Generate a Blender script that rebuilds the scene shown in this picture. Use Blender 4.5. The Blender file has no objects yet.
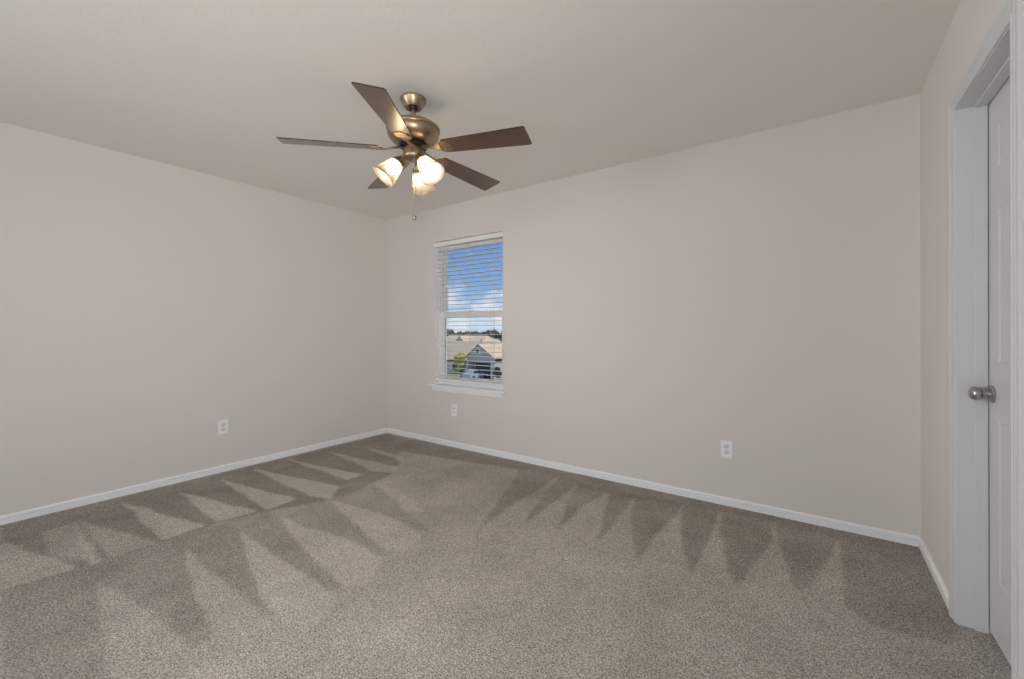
import bpy, bmesh, math, random
import numpy as np
from mathutils import Vector, Matrix

sc = bpy.context.scene
COL = sc.collection
random.seed(7)
PI = math.pi

# ------------------------------------------------------------------ camera, sky, sun, added fill lights, exposure
YAW = 0.6206
cam_d = bpy.data.cameras.new('camera')
cam = bpy.data.objects.new('camera', cam_d)
COL.objects.link(cam)
cam_d.sensor_width = 36.0
cam_d.lens = 426.3 / 1024 * 36.0
cam_d.shift_y = -(339.5 - 330.28) / 1024
cam_d.clip_start = 0.02
cam_d.clip_end = 600
cam.matrix_world = (Matrix.Translation((0, 0, 1.1703)) @ Matrix.Rotation(YAW, 4, 'Z')
                    @ Matrix.Rotation(PI / 2, 4, 'X') @ Matrix.Rotation(-0.0021, 4, 'Z'))
sc.camera = cam

vs = sc.view_settings
vs.view_transform = 'Standard'
vs.look = 'None'
vs.gamma = 1.0
vs.exposure = 0.08
vs.use_curve_mapping = False
sc.cycles.max_bounces = 14
sc.cycles.diffuse_bounces = 8
sc.cycles.transparent_max_bounces = 24
sc.cycles.sample_clamp_indirect = 6.0
sc.cycles.use_denoising = True
sc.cycles.caustics_reflective = False
sc.cycles.caustics_refractive = False

LINK = None

def nd(nt, t, x=0, y=0, **kw):
    n = nt.nodes.new(t)
    n.location = (x, y)
    for k, v in kw.items():
        setattr(n, k, v)
    return n

def make_world():
    w = bpy.data.worlds.new('daytime_sky')
    sc.world = w
    w.use_nodes = True
    nt = w.node_tree
    nt.nodes.clear()
    L = nt.links.new
    tc = nd(nt, 'ShaderNodeTexCoord')
    sep = nd(nt, 'ShaderNodeSeparateXYZ')
    L(tc.outputs['Generated'], sep.inputs[0])
    # blue deepening with elevation
    rmp = nd(nt, 'ShaderNodeValToRGB')
    cr = rmp.color_ramp
    cr.elements[0].position = 0.0
    cr.elements[0].color = (0.66, 0.80, 0.95, 1)
    cr.elements[1].position = 0.6
    cr.elements[1].color = (0.07, 0.20, 0.55, 1)
    for p, c in ((0.04, (0.45, 0.64, 0.90, 1)), (0.10, (0.24, 0.45, 0.82, 1)), (0.2, (0.135, 0.33, 0.74, 1))):
        e = cr.elements.new(p)
        e.color = c
    L(sep.outputs['Z'], rmp.inputs[0])
    # clouds
    mp = nd(nt, 'ShaderNodeMapping')
    mp.inputs['Scale'].default_value = (1, 1, 2.1)
    mp.inputs['Location'].default_value = (1.7, 0.4, 0.3)
    L(tc.outputs['Generated'], mp.inputs[0])
    nz = nd(nt, 'ShaderNodeTexNoise')
    nz.inputs['Scale'].default_value = 9.0
    nz.inputs['Detail'].default_value = 6.0
    nz.inputs['Roughness'].default_value = 0.55
    L(mp.outputs[0], nz.inputs['Vector'])
    bias = nd(nt, 'ShaderNodeMapRange')           # more cloud lower down
    bias.inputs['From Min'].default_value = 0.03
    bias.inputs['From Max'].default_value = 0.22
    bias.inputs['To Min'].default_value = 0.10
    bias.inputs['To Max'].default_value = -0.10
    L(sep.outputs['Z'], bias.inputs[0])
    ad = nd(nt, 'ShaderNodeMath', operation='ADD')
    L(nz.outputs['Fac'], ad.inputs[0])
    L(bias.outputs[0], ad.inputs[1])
    cm = nd(nt, 'ShaderNodeMapRange')
    cm.interpolation_type = 'SMOOTHSTEP'
    cm.inputs['From Min'].default_value = 0.50
    cm.inputs['From Max'].default_value = 0.66
    L(ad.outputs[0], cm.inputs[0])
    mx = nd(nt, 'ShaderNodeMixRGB')
    mx.inputs['Color2'].default_value = (0.86, 0.89, 0.96, 1)
    L(cm.outputs[0], mx.inputs['Fac'])
    L(rmp.outputs[0], mx.inputs['Color1'])
    bg = nd(nt, 'ShaderNodeBackground')
    bg.inputs['Strength'].default_value = 0.92
    L(mx.outputs[0], bg.inputs['Color'])
    out = nd(nt, 'ShaderNodeOutputWorld')
    L(bg.outputs[0], out.inputs[0])

make_world()

sun_d = bpy.data.lights.new('sun', 'SUN')
sun_d.energy = 4.2
sun_d.angle = math.radians(0.6)
sun_d.color = (1.0, 0.95, 0.87)
sun = bpy.data.objects.new('sun', sun_d)
COL.objects.link(sun)
sun.rotation_euler = Vector((-0.48, -0.30, -1.0)).to_track_quat('-Z', 'Y').to_euler()

def area(name, loc, direction, sx, sy, power, colour, spread=180):
    d = bpy.data.lights.new(name, 'AREA')
    d.shape = 'RECTANGLE'
    d.size, d.size_y = sx, sy
    d.energy = power
    d.color = colour
    d.spread = math.radians(spread)
    o = bpy.data.objects.new(name, d)
    COL.objects.link(o)
    o.location = loc
    o.rotation_euler = Vector(direction).to_track_quat('-Z', 'Z').to_euler()
    return o

# room limits (metres; the camera stands at x = y = 0)
XL, XR, YB, YR, H = -4.019, 0.455, 3.146, -3.60, 2.44
T = 0.14                                            # wall thickness
# added fill lights at two added windows of the rear wall, behind the camera
ADDED_REAR_WIN = [(-2.60, -1.30), (-1.00, 0.30)]
RZ0, RZ1 = 0.55, 2.15
for a_, b_ in ADDED_REAR_WIN:
    area('daylight_rear_window', ((a_ + b_) / 2, YR - 0.06, 1.35), (-0.25, 1, 0.12), 1.22, 1.5, 7, (0.98, 0.99, 1.0), 90)
# added fill light in an added doorway of the right wall, behind the camera
ADDED_DOORWAY = (-0.95, -0.15, 0.0, 2.040)
area('hall_light', (XR + T + 0.32, sum(ADDED_DOORWAY[:2]) / 2 - 0.25, 1.10), (-1, 0.85, 0.22), 0.75, 1.75, 28, (1.0, 0.98, 0.96), 95)
# another added fill light, at an added window of the left wall, also unseen
ADDED_SIDE_WIN = (-3.10, -1.70)
area('daylight_side_window', (XL - 0.06, sum(ADDED_SIDE_WIN) / 2, 1.35), (1, 0.72, 0.06), 1.32, 1.5, 43, (0.98, 0.99, 1.0), 100)

# ------------------------------------------------------------------ materials
MAT = {}

def pmat(name, color, rough=0.5, metal=0.0, coat=0.0, spec=0.5):
    m = bpy.data.materials.new(name)
    m.use_nodes = True
    b = m.node_tree.nodes['Principled BSDF']
    b.inputs['Base Color'].default_value = (*color, 1)
    b.inputs['Roughness'].default_value = rough
    b.inputs['Metallic'].default_value = metal
    b.inputs['Coat Weight'].default_value = coat
    b.inputs['Specular IOR Level'].default_value = spec
    MAT[name] = m
    return m, m.node_tree, b

def bump(nt, b, scale, strength, dist, detail=3.0, coord='Object'):
    tc = nd(nt, 'ShaderNodeTexCoord')
    nz = nd(nt, 'ShaderNodeTexNoise')
    nz.inputs['Scale'].default_value = scale
    nz.inputs['Detail'].default_value = detail
    nt.links.new(tc.outputs[coord], nz.inputs['Vector'])
    bp = nd(nt, 'ShaderNodeBump')
    bp.inputs['Strength'].default_value = strength
    bp.inputs['Distance'].default_value = dist
    nt.links.new(nz.outputs['Fac'], bp.inputs['Height'])
    nt.links.new(bp.outputs[0], b.inputs['Normal'])
    return tc, nz, bp

def vary(nt, b, color, scale, amount, stretch=None, detail=4.0):
    """base colour broken up by noise"""
    tc = nd(nt, 'ShaderNodeTexCoord')
    src = tc.outputs['Object']
    if stretch:
        mp = nd(nt, 'ShaderNodeMapping')
        mp.inputs['Scale'].default_value = stretch
        nt.links.new(src, mp.inputs[0])
        src = mp.outputs[0]
    nz = nd(nt, 'ShaderNodeTexNoise')
    nz.inputs['Scale'].default_value = scale
    nz.inputs['Detail'].default_value = detail
    nt.links.new(src, nz.inputs['Vector'])
    r = nd(nt, 'ShaderNodeValToRGB')
    r.color_ramp.elements[0].position = 0.3
    r.color_ramp.elements[1].position = 0.7
    r.color_ramp.elements[0].color = (*[c * (1 - amount) for c in color], 1)
    r.color_ramp.elements[1].color = (*[min(1, c * (1 + amount)) for c in color], 1)
    nt.links.new(nz.outputs['Fac'], r.inputs[0])
    nt.links.new(r.outputs[0], b.inputs['Base Color'])

_, nt, b = pmat('wall_paint', (0.735, 0.703, 0.673), 0.85, spec=0.2)
bump(nt, b, 170, 0.10, 0.002)
_, nt, b = pmat('ceiling_paint', (0.87, 0.842, 0.815), 0.9, spec=0.15)
bump(nt, b, 60, 0.22, 0.004)
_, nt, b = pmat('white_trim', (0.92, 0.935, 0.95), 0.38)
_, nt, b = pmat('door_white', (0.64, 0.652, 0.66), 0.42)  # same paint as white_trim, darkened to set the door's shading in colour
_, nt, b = pmat('white_vinyl', (0.88, 0.88, 0.875), 0.35)
_, nt, b = pmat('blind_white', (0.86, 0.855, 0.84), 0.45)
_, nt, b = pmat('cord', (0.55, 0.54, 0.52), 0.8)
_, nt, b = pmat('outlet_plastic', (0.91, 0.925, 0.94), 0.35)
_, nt, b = pmat('slot_dark', (0.16, 0.16, 0.17), 0.5)
_, nt, b = pmat('outlet_receptacle', (0.76, 0.77, 0.79), 0.35)
_, nt, b = pmat('satin_nickel', (0.42, 0.41, 0.40), 0.28, 1.0)
_, nt, b = pmat('antique_nickel', (0.39, 0.295, 0.195), 0.35, 1.0)
# brushed streaks round the housing
tc, nz, bp = bump(nt, b, 90, 0.05, 0.001)
_, nt, b = pmat('dark_metal', (0.035, 0.028, 0.022), 0.5, 0.6)
_, nt, b = pmat('blade_wood', (0.082, 0.030, 0.012), 0.30, 0.0, coat=0.8)
vary(nt, b, (0.082, 0.030, 0.012), 14, 0.55, stretch=(1.2, 14, 14))
b.inputs['Coat Roughness'].default_value = 0.34
b.inputs['Coat IOR'].default_value = 1.7
_, nt, b = pmat('blade_edge', (0.02, 0.013, 0.01), 0.5)
_, nt, b = pmat('chain_metal', (0.50, 0.47, 0.42), 0.35, 0.9)

m = bpy.data.materials.new('frosted_glass')
m.use_nodes = True
nt = m.node_tree
nt.nodes.clear()
df = nd(nt, 'ShaderNodeBsdfDiffuse'); df.inputs[0].default_value = (0.165, 0.147, 0.128, 1)
tl = nd(nt, 'ShaderNodeBsdfTranslucent'); tl.inputs[0].default_value = (0.155, 0.133, 0.110, 1)
tp = nd(nt, 'ShaderNodeBsdfTransparent'); tp.inputs[0].default_value = (1, 0.93, 0.82, 1)
gl = nd(nt, 'ShaderNodeBsdfGlossy'); gl.inputs['Roughness'].default_value = 0.25
m1 = nd(nt, 'ShaderNodeMixShader'); m1.inputs[0].default_value = 0.55
nt.links.new(df.outputs[0], m1.inputs[1]); nt.links.new(tl.outputs[0], m1.inputs[2])
m2 = nd(nt, 'ShaderNodeMixShader'); m2.inputs[0].default_value = 0.24
nt.links.new(m1.outputs[0], m2.inputs[1]); nt.links.new(tp.outputs[0], m2.inputs[2])
m3 = nd(nt, 'ShaderNodeMixShader'); m3.inputs[0].default_value = 0.04
nt.links.new(m2.outputs[0], m3.inputs[1]); nt.links.new(gl.outputs[0], m3.inputs[2])
out = nd(nt, 'ShaderNodeOutputMaterial'); nt.links.new(m3.outputs[0], out.inputs[0])
MAT['frosted_glass'] = m

m = bpy.data.materials.new('lit_bulb')
m.use_nodes = True
nt = m.node_tree
nt.nodes.clear()
em = nd(nt, 'ShaderNodeEmission')
em.inputs[0].default_value = (1.0, 0.88, 0.72, 1)
em.inputs[1].default_value = 250.0
out = nd(nt, 'ShaderNodeOutputMaterial'); nt.links.new(em.outputs[0], out.inputs[0])
MAT['lit_bulb'] = m

m = bpy.data.materials.new('window_glass')
m.use_nodes = True
nt = m.node_tree
nt.nodes.clear()
tp = nd(nt, 'ShaderNodeBsdfTransparent'); tp.inputs[0].default_value = (0.97, 0.98, 0.98, 1)
gl = nd(nt, 'ShaderNodeBsdfGlossy'); gl.inputs['Roughness'].default_value = 0.0
fr = nd(nt, 'ShaderNodeFresnel'); fr.inputs[0].default_value = 1.3
mxs = nd(nt, 'ShaderNodeMixShader')
nt.links.new(fr.outputs[0], mxs.inputs[0]); nt.links.new(tp.outputs[0], mxs.inputs[1]); nt.links.new(gl.outputs[0], mxs.inputs[2])
out = nd(nt, 'ShaderNodeOutputMaterial'); nt.links.new(mxs.outputs[0], out.inputs[0])
MAT['window_glass'] = m

# carpet: flecked cut pile; the "pile" attribute says which way the vacuum cleaner laid it
m, nt, b = pmat('carpet_pile', (0.3, 0.27, 0.24), 1.0, spec=0.05)
L = nt.links.new
at = nd(nt, 'ShaderNodeAttribute'); at.attribute_name = 'pile'
tc = nd(nt, 'ShaderNodeTexCoord')
big = nd(nt, 'ShaderNodeTexNoise'); big.inputs['Scale'].default_value = 3.2; big.inputs['Detail'].default_value = 3
L(tc.outputs['Object'], big.inputs['Vector'])
a1 = nd(nt, 'ShaderNodeMath', operation='MULTIPLY_ADD'); a1.inputs[1].default_value = 0.55; a1.inputs[2].default_value = -0.275
L(big.outputs['Fac'], a1.inputs[0])
a2 = nd(nt, 'ShaderNodeMath', operation='ADD', use_clamp=True)
L(at.outputs['Fac'], a2.inputs[0]); L(a1.outputs[0], a2.inputs[1])
mixc = nd(nt, 'ShaderNodeMixRGB')
mixc.inputs['Color1'].default_value = (0.29, 0.263, 0.235, 1)
mixc.inputs['Color2'].default_value = (0.65, 0.61, 0.566, 1)
L(a2.outputs[0], mixc.inputs['Fac'])
# every tuft its own fleck of colour, plus a little clumping
vo = nd(nt, 'ShaderNodeTexVoronoi'); vo.inputs['Scale'].default_value = 340
L(tc.outputs['Object'], vo.inputs['Vector'])
sv = nd(nt, 'ShaderNodeSeparateColor'); L(vo.outputs['Color'], sv.inputs[0])
fl = nd(nt, 'ShaderNodeTexNoise'); fl.inputs['Scale'].default_value = 165; fl.inputs['Detail'].default_value = 4; fl.inputs['Roughness'].default_value = 0.75
L(tc.outputs['Object'], fl.inputs['Vector'])
fm = nd(nt, 'ShaderNodeMath', operation='MULTIPLY_ADD'); fm.inputs[1].default_value = 1.9; fm.inputs[2].default_value = -0.95
L(fl.outputs['Fac'], fm.inputs[0])
fa = nd(nt, 'ShaderNodeMath', operation='MULTIPLY_ADD'); fa.inputs[1].default_value = 0.62
L(sv.outputs[0], fa.inputs[0]); L(fm.outputs[0], fa.inputs[2])
fr_ = nd(nt, 'ShaderNodeValToRGB')
fr_.color_ramp.elements[0].position = 0.0; fr_.color_ramp.elements[0].color = (0.36, 0.35, 0.34, 1)
fr_.color_ramp.elements[1].position = 0.68; fr_.color_ramp.elements[1].color = (1.58, 1.59, 1.60, 1)
L(fa.outputs[0], fr_.inputs[0])
mul = nd(nt, 'ShaderNodeMixRGB', blend_type='MULTIPLY'); mul.inputs['Fac'].default_value = 1
L(mixc.outputs[0], mul.inputs['Color1']); L(fr_.outputs[0], mul.inputs['Color2'])
L(mul.outputs[0], b.inputs['Base Color'])
bp = nd(nt, 'ShaderNodeBump'); bp.inputs['Strength'].default_value = 0.25; bp.inputs['Distance'].default_value = 0.004
L(fa.outputs[0], bp.inputs['Height']); L(bp.outputs[0], b.inputs['Normal'])

# outdoors
for nm, c, r in (('siding_cream', (0.84, 0.78, 0.66), 0.8), ('siding_grey', (0.62, 0.54, 0.46), 0.8), ('fascia_white', (0.88, 0.86, 0.82), 0.6),
                 ('garage_door_grey', (0.10, 0.10, 0.115), 0.6), ('dark_window', (0.03, 0.035, 0.05), 0.15),
                 ('car_paint', (0.40, 0.45, 0.52), 0.25), ('car_glass', (0.05, 0.06, 0.08), 0.1), ('tyre', (0.02, 0.02, 0.02), 0.8),
                 ('bark', (0.12, 0.085, 0.06), 0.9)):
    pmat(nm, c, r)
_, nt, b = pmat('roof_shingle', (0.50, 0.40, 0.285), 0.9); vary(nt, b, (0.50, 0.40, 0.285), 3.0, 0.18)
_, nt, b = pmat('concrete', (0.42, 0.43, 0.45), 0.85); vary(nt, b, (0.42, 0.43, 0.45), 1.0, 0.08)
_, nt, b = pmat('ground_grass', (0.22, 0.22, 0.10), 0.95); vary(nt, b, (0.22, 0.22, 0.10), 0.6, 0.3)
_, nt, b = pmat('leaf_dark', (0.055, 0.075, 0.035), 0.8); vary(nt, b, (0.055, 0.075, 0.035), 0.7, 0.4)
_, nt, b = pmat('leaf_yellow', (0.40, 0.38, 0.06), 0.7); vary(nt, b, (0.40, 0.38, 0.06), 1.5, 0.35)
_, nt, b = pmat('leaf_shrub', (0.035, 0.042, 0.025), 0.8); vary(nt, b, (0.035, 0.042, 0.025), 2.0, 0.3)

# ------------------------------------------------------------------ mesh helpers
class MB:
    """collects shapes and links them as ONE mesh object"""
    def __init__(s):
        s.v, s.f, s.mi, s.sm = [], [], [], []

    def add(s, vs, fs, mat=0, smooth=False, M=None):
        o = len(s.v)
        for p in vs:
            p = Vector(p)
            s.v.append(M @ p if M is not None else p)
        for f in fs:
            s.f.append([i + o for i in f]); s.mi.append(mat); s.sm.append(smooth)
        return s

    def box(s, x0, x1, y0, y1, z0, z1, mat=0, M=None, bev=0.0):
        if bev > 0:
            bm = bmesh.new()
            bmesh.ops.create_cube(bm, size=1)
            for v in bm.verts:
                v.co = Vector(((x0 + x1) / 2 + v.co.x * (x1 - x0), (y0 + y1) / 2 + v.co.y * (y1 - y0), (z0 + z1) / 2 + v.co.z * (z1 - z0)))
            bmesh.ops.bevel(bm, geom=bm.edges[:], offset=bev, segments=2, profile=0.5, affect='EDGES', clamp_overlap=True)
            bm.verts.index_update()
            s.add([v.co.copy() for v in bm.verts], [[v.index for v in f.verts] for f in bm.faces], mat, False, M)
            bm.free()
            return s
        vs = [(x, y, z) for x in (x0, x1) for y in (y0, y1) for z in (z0, z1)]
        fs = [(0, 1, 3, 2), (4, 6, 7, 5), (0, 4, 5, 1), (2, 3, 7, 6), (0, 2, 6, 4), (1, 5, 7, 3)]
        return s.add(vs, fs, mat, False, M)

    def lathe(s, prof, seg=32, M=None, mat=0, smooth=True, cap0=False, cap1=False):
        """prof: list of (radius, z)"""
        vs, fs = [], []
        for r, z in prof:
            for k in range(seg):
                a = 2 * PI * k / seg
                vs.append((r * math.cos(a), r * math.sin(a), z))
        for i in range(len(prof) - 1):
            for k in range(seg):
                k2 = (k + 1) % seg
                fs.append((i * seg + k, i * seg + k2, (i + 1) * seg + k2, (i + 1) * seg + k))
        if cap0: fs.append(tuple(range(seg))[::-1])
        if cap1: fs.append(tuple((len(prof) - 1) * seg + k for k in range(seg)))
        return s.add(vs, fs, mat, smooth, M)

    def tube(s, pts, r, seg=10, mat=0, caps=True, rad=None):
        pts = [Vector(p) for p in pts]
        vs, fs = [], []
        n = len(pts)
        up = Vector((0.123, 0.31, 0.94)).normalized()
        for i, p in enumerate(pts):
            d = (pts[min(i + 1, n - 1)] - pts[max(i - 1, 0)]).normalized()
            a = d.cross(up)
            if a.length < 1e-3: a = d.cross(Vector((1, 0, 0)))
            a.normalize(); c = d.cross(a)
            rr = rad[i] if rad else r
            for k in range(seg):
                t = 2 * PI * k / seg
                vs.append(p + rr * (math.cos(t) * a + math.sin(t) * c))
        for i in range(n - 1):
            for k in range(seg):
                k2 = (k + 1) % seg
                fs.append((i * seg + k, i * seg + k2, (i + 1) * seg + k2, (i + 1) * seg + k))
        if caps:
            fs.append(tuple(range(seg))[::-1]); fs.append(tuple((n - 1) * seg + k for k in range(seg)))
        return s.add(vs, fs, mat, True)

    def sphere(s, c, r, seg=16, rings=10, mat=0, sc3=(1, 1, 1), M=None):
        prof = [(max(1e-4, r * math.sin(PI * i / rings)), -r * math.cos(PI * i / rings)) for i in range(rings + 1)]
        MM = Matrix.Translation(c) @ Matrix.Diagonal((*sc3, 1))
        if M is not None: MM = M @ MM
        return s.lathe(prof, seg, MM, mat)

    def prism(s, poly, axis, a0, a1, mat=0, M=None, smooth=False):
        """2-D outline extruded along an axis: 'x' -> (y,z), 'y' -> (x,z), 'z' -> (x,y)"""
        def p3(p, a):
            return {'x': (a, p[0], p[1]), 'y': (p[0], a, p[1]), 'z': (p[0], p[1], a)}[axis]
        n = len(poly)
        vs = [p3(p, a0) for p in poly] + [p3(p, a1) for p in poly]
        fs = [tuple(range(n))[::-1], tuple(range(n, 2 * n))] + [(i, (i + 1) % n, n + (i + 1) % n, n + i) for i in range(n)]
        return s.add(vs, fs, mat, smooth, M)

    def build(s, name, mats, parent=None, fix=True, angle=None):
        me = bpy.data.meshes.new(name)
        me.from_pydata([tuple(v) for v in s.v], [], s.f)
        me.polygons.foreach_set('material_index', s.mi)
        me.polygons.foreach_set('use_smooth', s.sm)
        if isinstance(mats, str): mats = [mats]
        for mm in mats: me.materials.append(MAT[mm])
        me.update()
        if fix:
            bm = bmesh.new(); bm.from_mesh(me)
            bmesh.ops.remove_doubles(bm, verts=bm.verts, dist=1e-5)
            bmesh.ops.recalc_face_normals(bm, faces=bm.faces)
            for e in bm.edges:
                if len(e.link_faces) == 2 and e.calc_face_angle(0) > math.radians(38): e.smooth = False
            bm.to_mesh(me); bm.free()
        o = bpy.data.objects.new(name, me)
        COL.objects.link(o)
        if parent is not None: o.parent = parent
        return o

def tag(o, label=None, cat=None, group=None, kind=None):
    if label: o['label'] = label
    if cat: o['category'] = cat
    if group: o['group'] = group
    if kind: o['kind'] = kind
    return o

def empty(name, loc, rz=0.0):
    o = bpy.data.objects.new(name, None)
    o.empty_display_size = 0.1
    COL.objects.link(o)
    o.location = loc
    o.rotation_euler = (0, 0, rz)
    return o

def copy_tree(o, parent=None):
    c = o.copy()
    COL.objects.link(c)
    c.parent = parent
    for ch in list(o.children):
        copy_tree(ch, c)
    return c

# ------------------------------------------------------------------ room shell
def wall_mesh(axis, c0, c1, u0, u1, z0, z1, holes):
    """wall between the planes axis = c0 (room face) and c1, with rectangular holes (u0,u1,z0,z1); hole sides use slot 1"""
    us = sorted({u0, u1, *[h[0] for h in holes], *[h[1] for h in holes]})
    zs = sorted({z0, z1, *[h[2] for h in holes], *[h[3] for h in holes]})
    P = (lambda c, u, z: (u, c, z)) if axis == 'y' else (lambda c, u, z: (c, u, z))
    def hole(u, z): return any(h[0] < u < h[1] and h[2] < z < h[3] for h in holes)
    mb = MB()
    def solid(i, j):
        if not (0 <= i < len(us) - 1 and 0 <= j < len(zs) - 1): return None
        return not hole((us[i] + us[i + 1]) / 2, (zs[j] + zs[j + 1]) / 2)
    for i in range(len(us) - 1):
        for j in range(len(zs) - 1):
            if not solid(i, j): continue
            a, b_, c, d = us[i], us[i + 1], zs[j], zs[j + 1]
            for cc in (c0, c1):
                mb.add([P(cc, a, c), P(cc, b_, c), P(cc, b_, d), P(cc, a, d)], [(0, 1, 2, 3)])
            for di, dj, e in ((-1, 0, ((a, c), (a, d))), (1, 0, ((b_, c), (b_, d))), (0, -1, ((a, c), (b_, c))), (0, 1, ((a, d), (b_, d)))):
                nb = solid(i + di, j + dj)
                if nb is True: continue
                (ua, za), (ub, zb) = e
                mb.add([P(c0, ua, za), P(c0, ub, zb), P(c1, ub, zb), P(c1, ua, za)], [(0, 1, 2, 3)], 1 if nb is False else 0)
    return mb

WIN = (-3.250, -2.350, 0.600, 2.088)
DOOR = (1.805, 2.402, 0.0, 2.040)                     # clear opening of door_1 inside its jambs
DOOR2 = (0.888, 1.668, 0.0, 2.040)
JT = 0.018
FZ = -0.30                                            # underside of the floor build-up
tag(wall_mesh('y', YB, YB + T, XL - T, XR + T, 0, H, [WIN]).build('wall_back', ['wall_paint', 'white_trim']), kind='structure')
tag(wall_mesh('x', XL, XL - T, YR - T, YB, 0, H, [(*ADDED_SIDE_WIN, RZ0, RZ1)]).build('wall_left', ['wall_paint', 'white_trim']), kind='structure')
tag(wall_mesh('x', XR, XR + T, YR - T, YB, 0, H, [(DOOR[0] - JT, DOOR[1] + JT, 0, DOOR[3] + JT), (DOOR2[0] - JT, DOOR2[1] + JT, 0, DOOR2[3] + JT), ADDED_DOORWAY]).build('wall_right', ['wall_paint', 'white_trim']), kind='structure')
tag(wall_mesh('y', YR, YR - T, XL, XR, 0, H, [(a, b2, RZ0, RZ1) for a, b2 in ADDED_REAR_WIN]).build('wall_rear', ['wall_paint', 'white_trim']), kind='structure')
tag(MB().box(XL - T - 0.5, XR + T + 0.9, YR - T - 0.5, YB + T + 0.06, H, H + 0.25).build('ceiling', 'ceiling_paint'), kind='structure')

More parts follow.
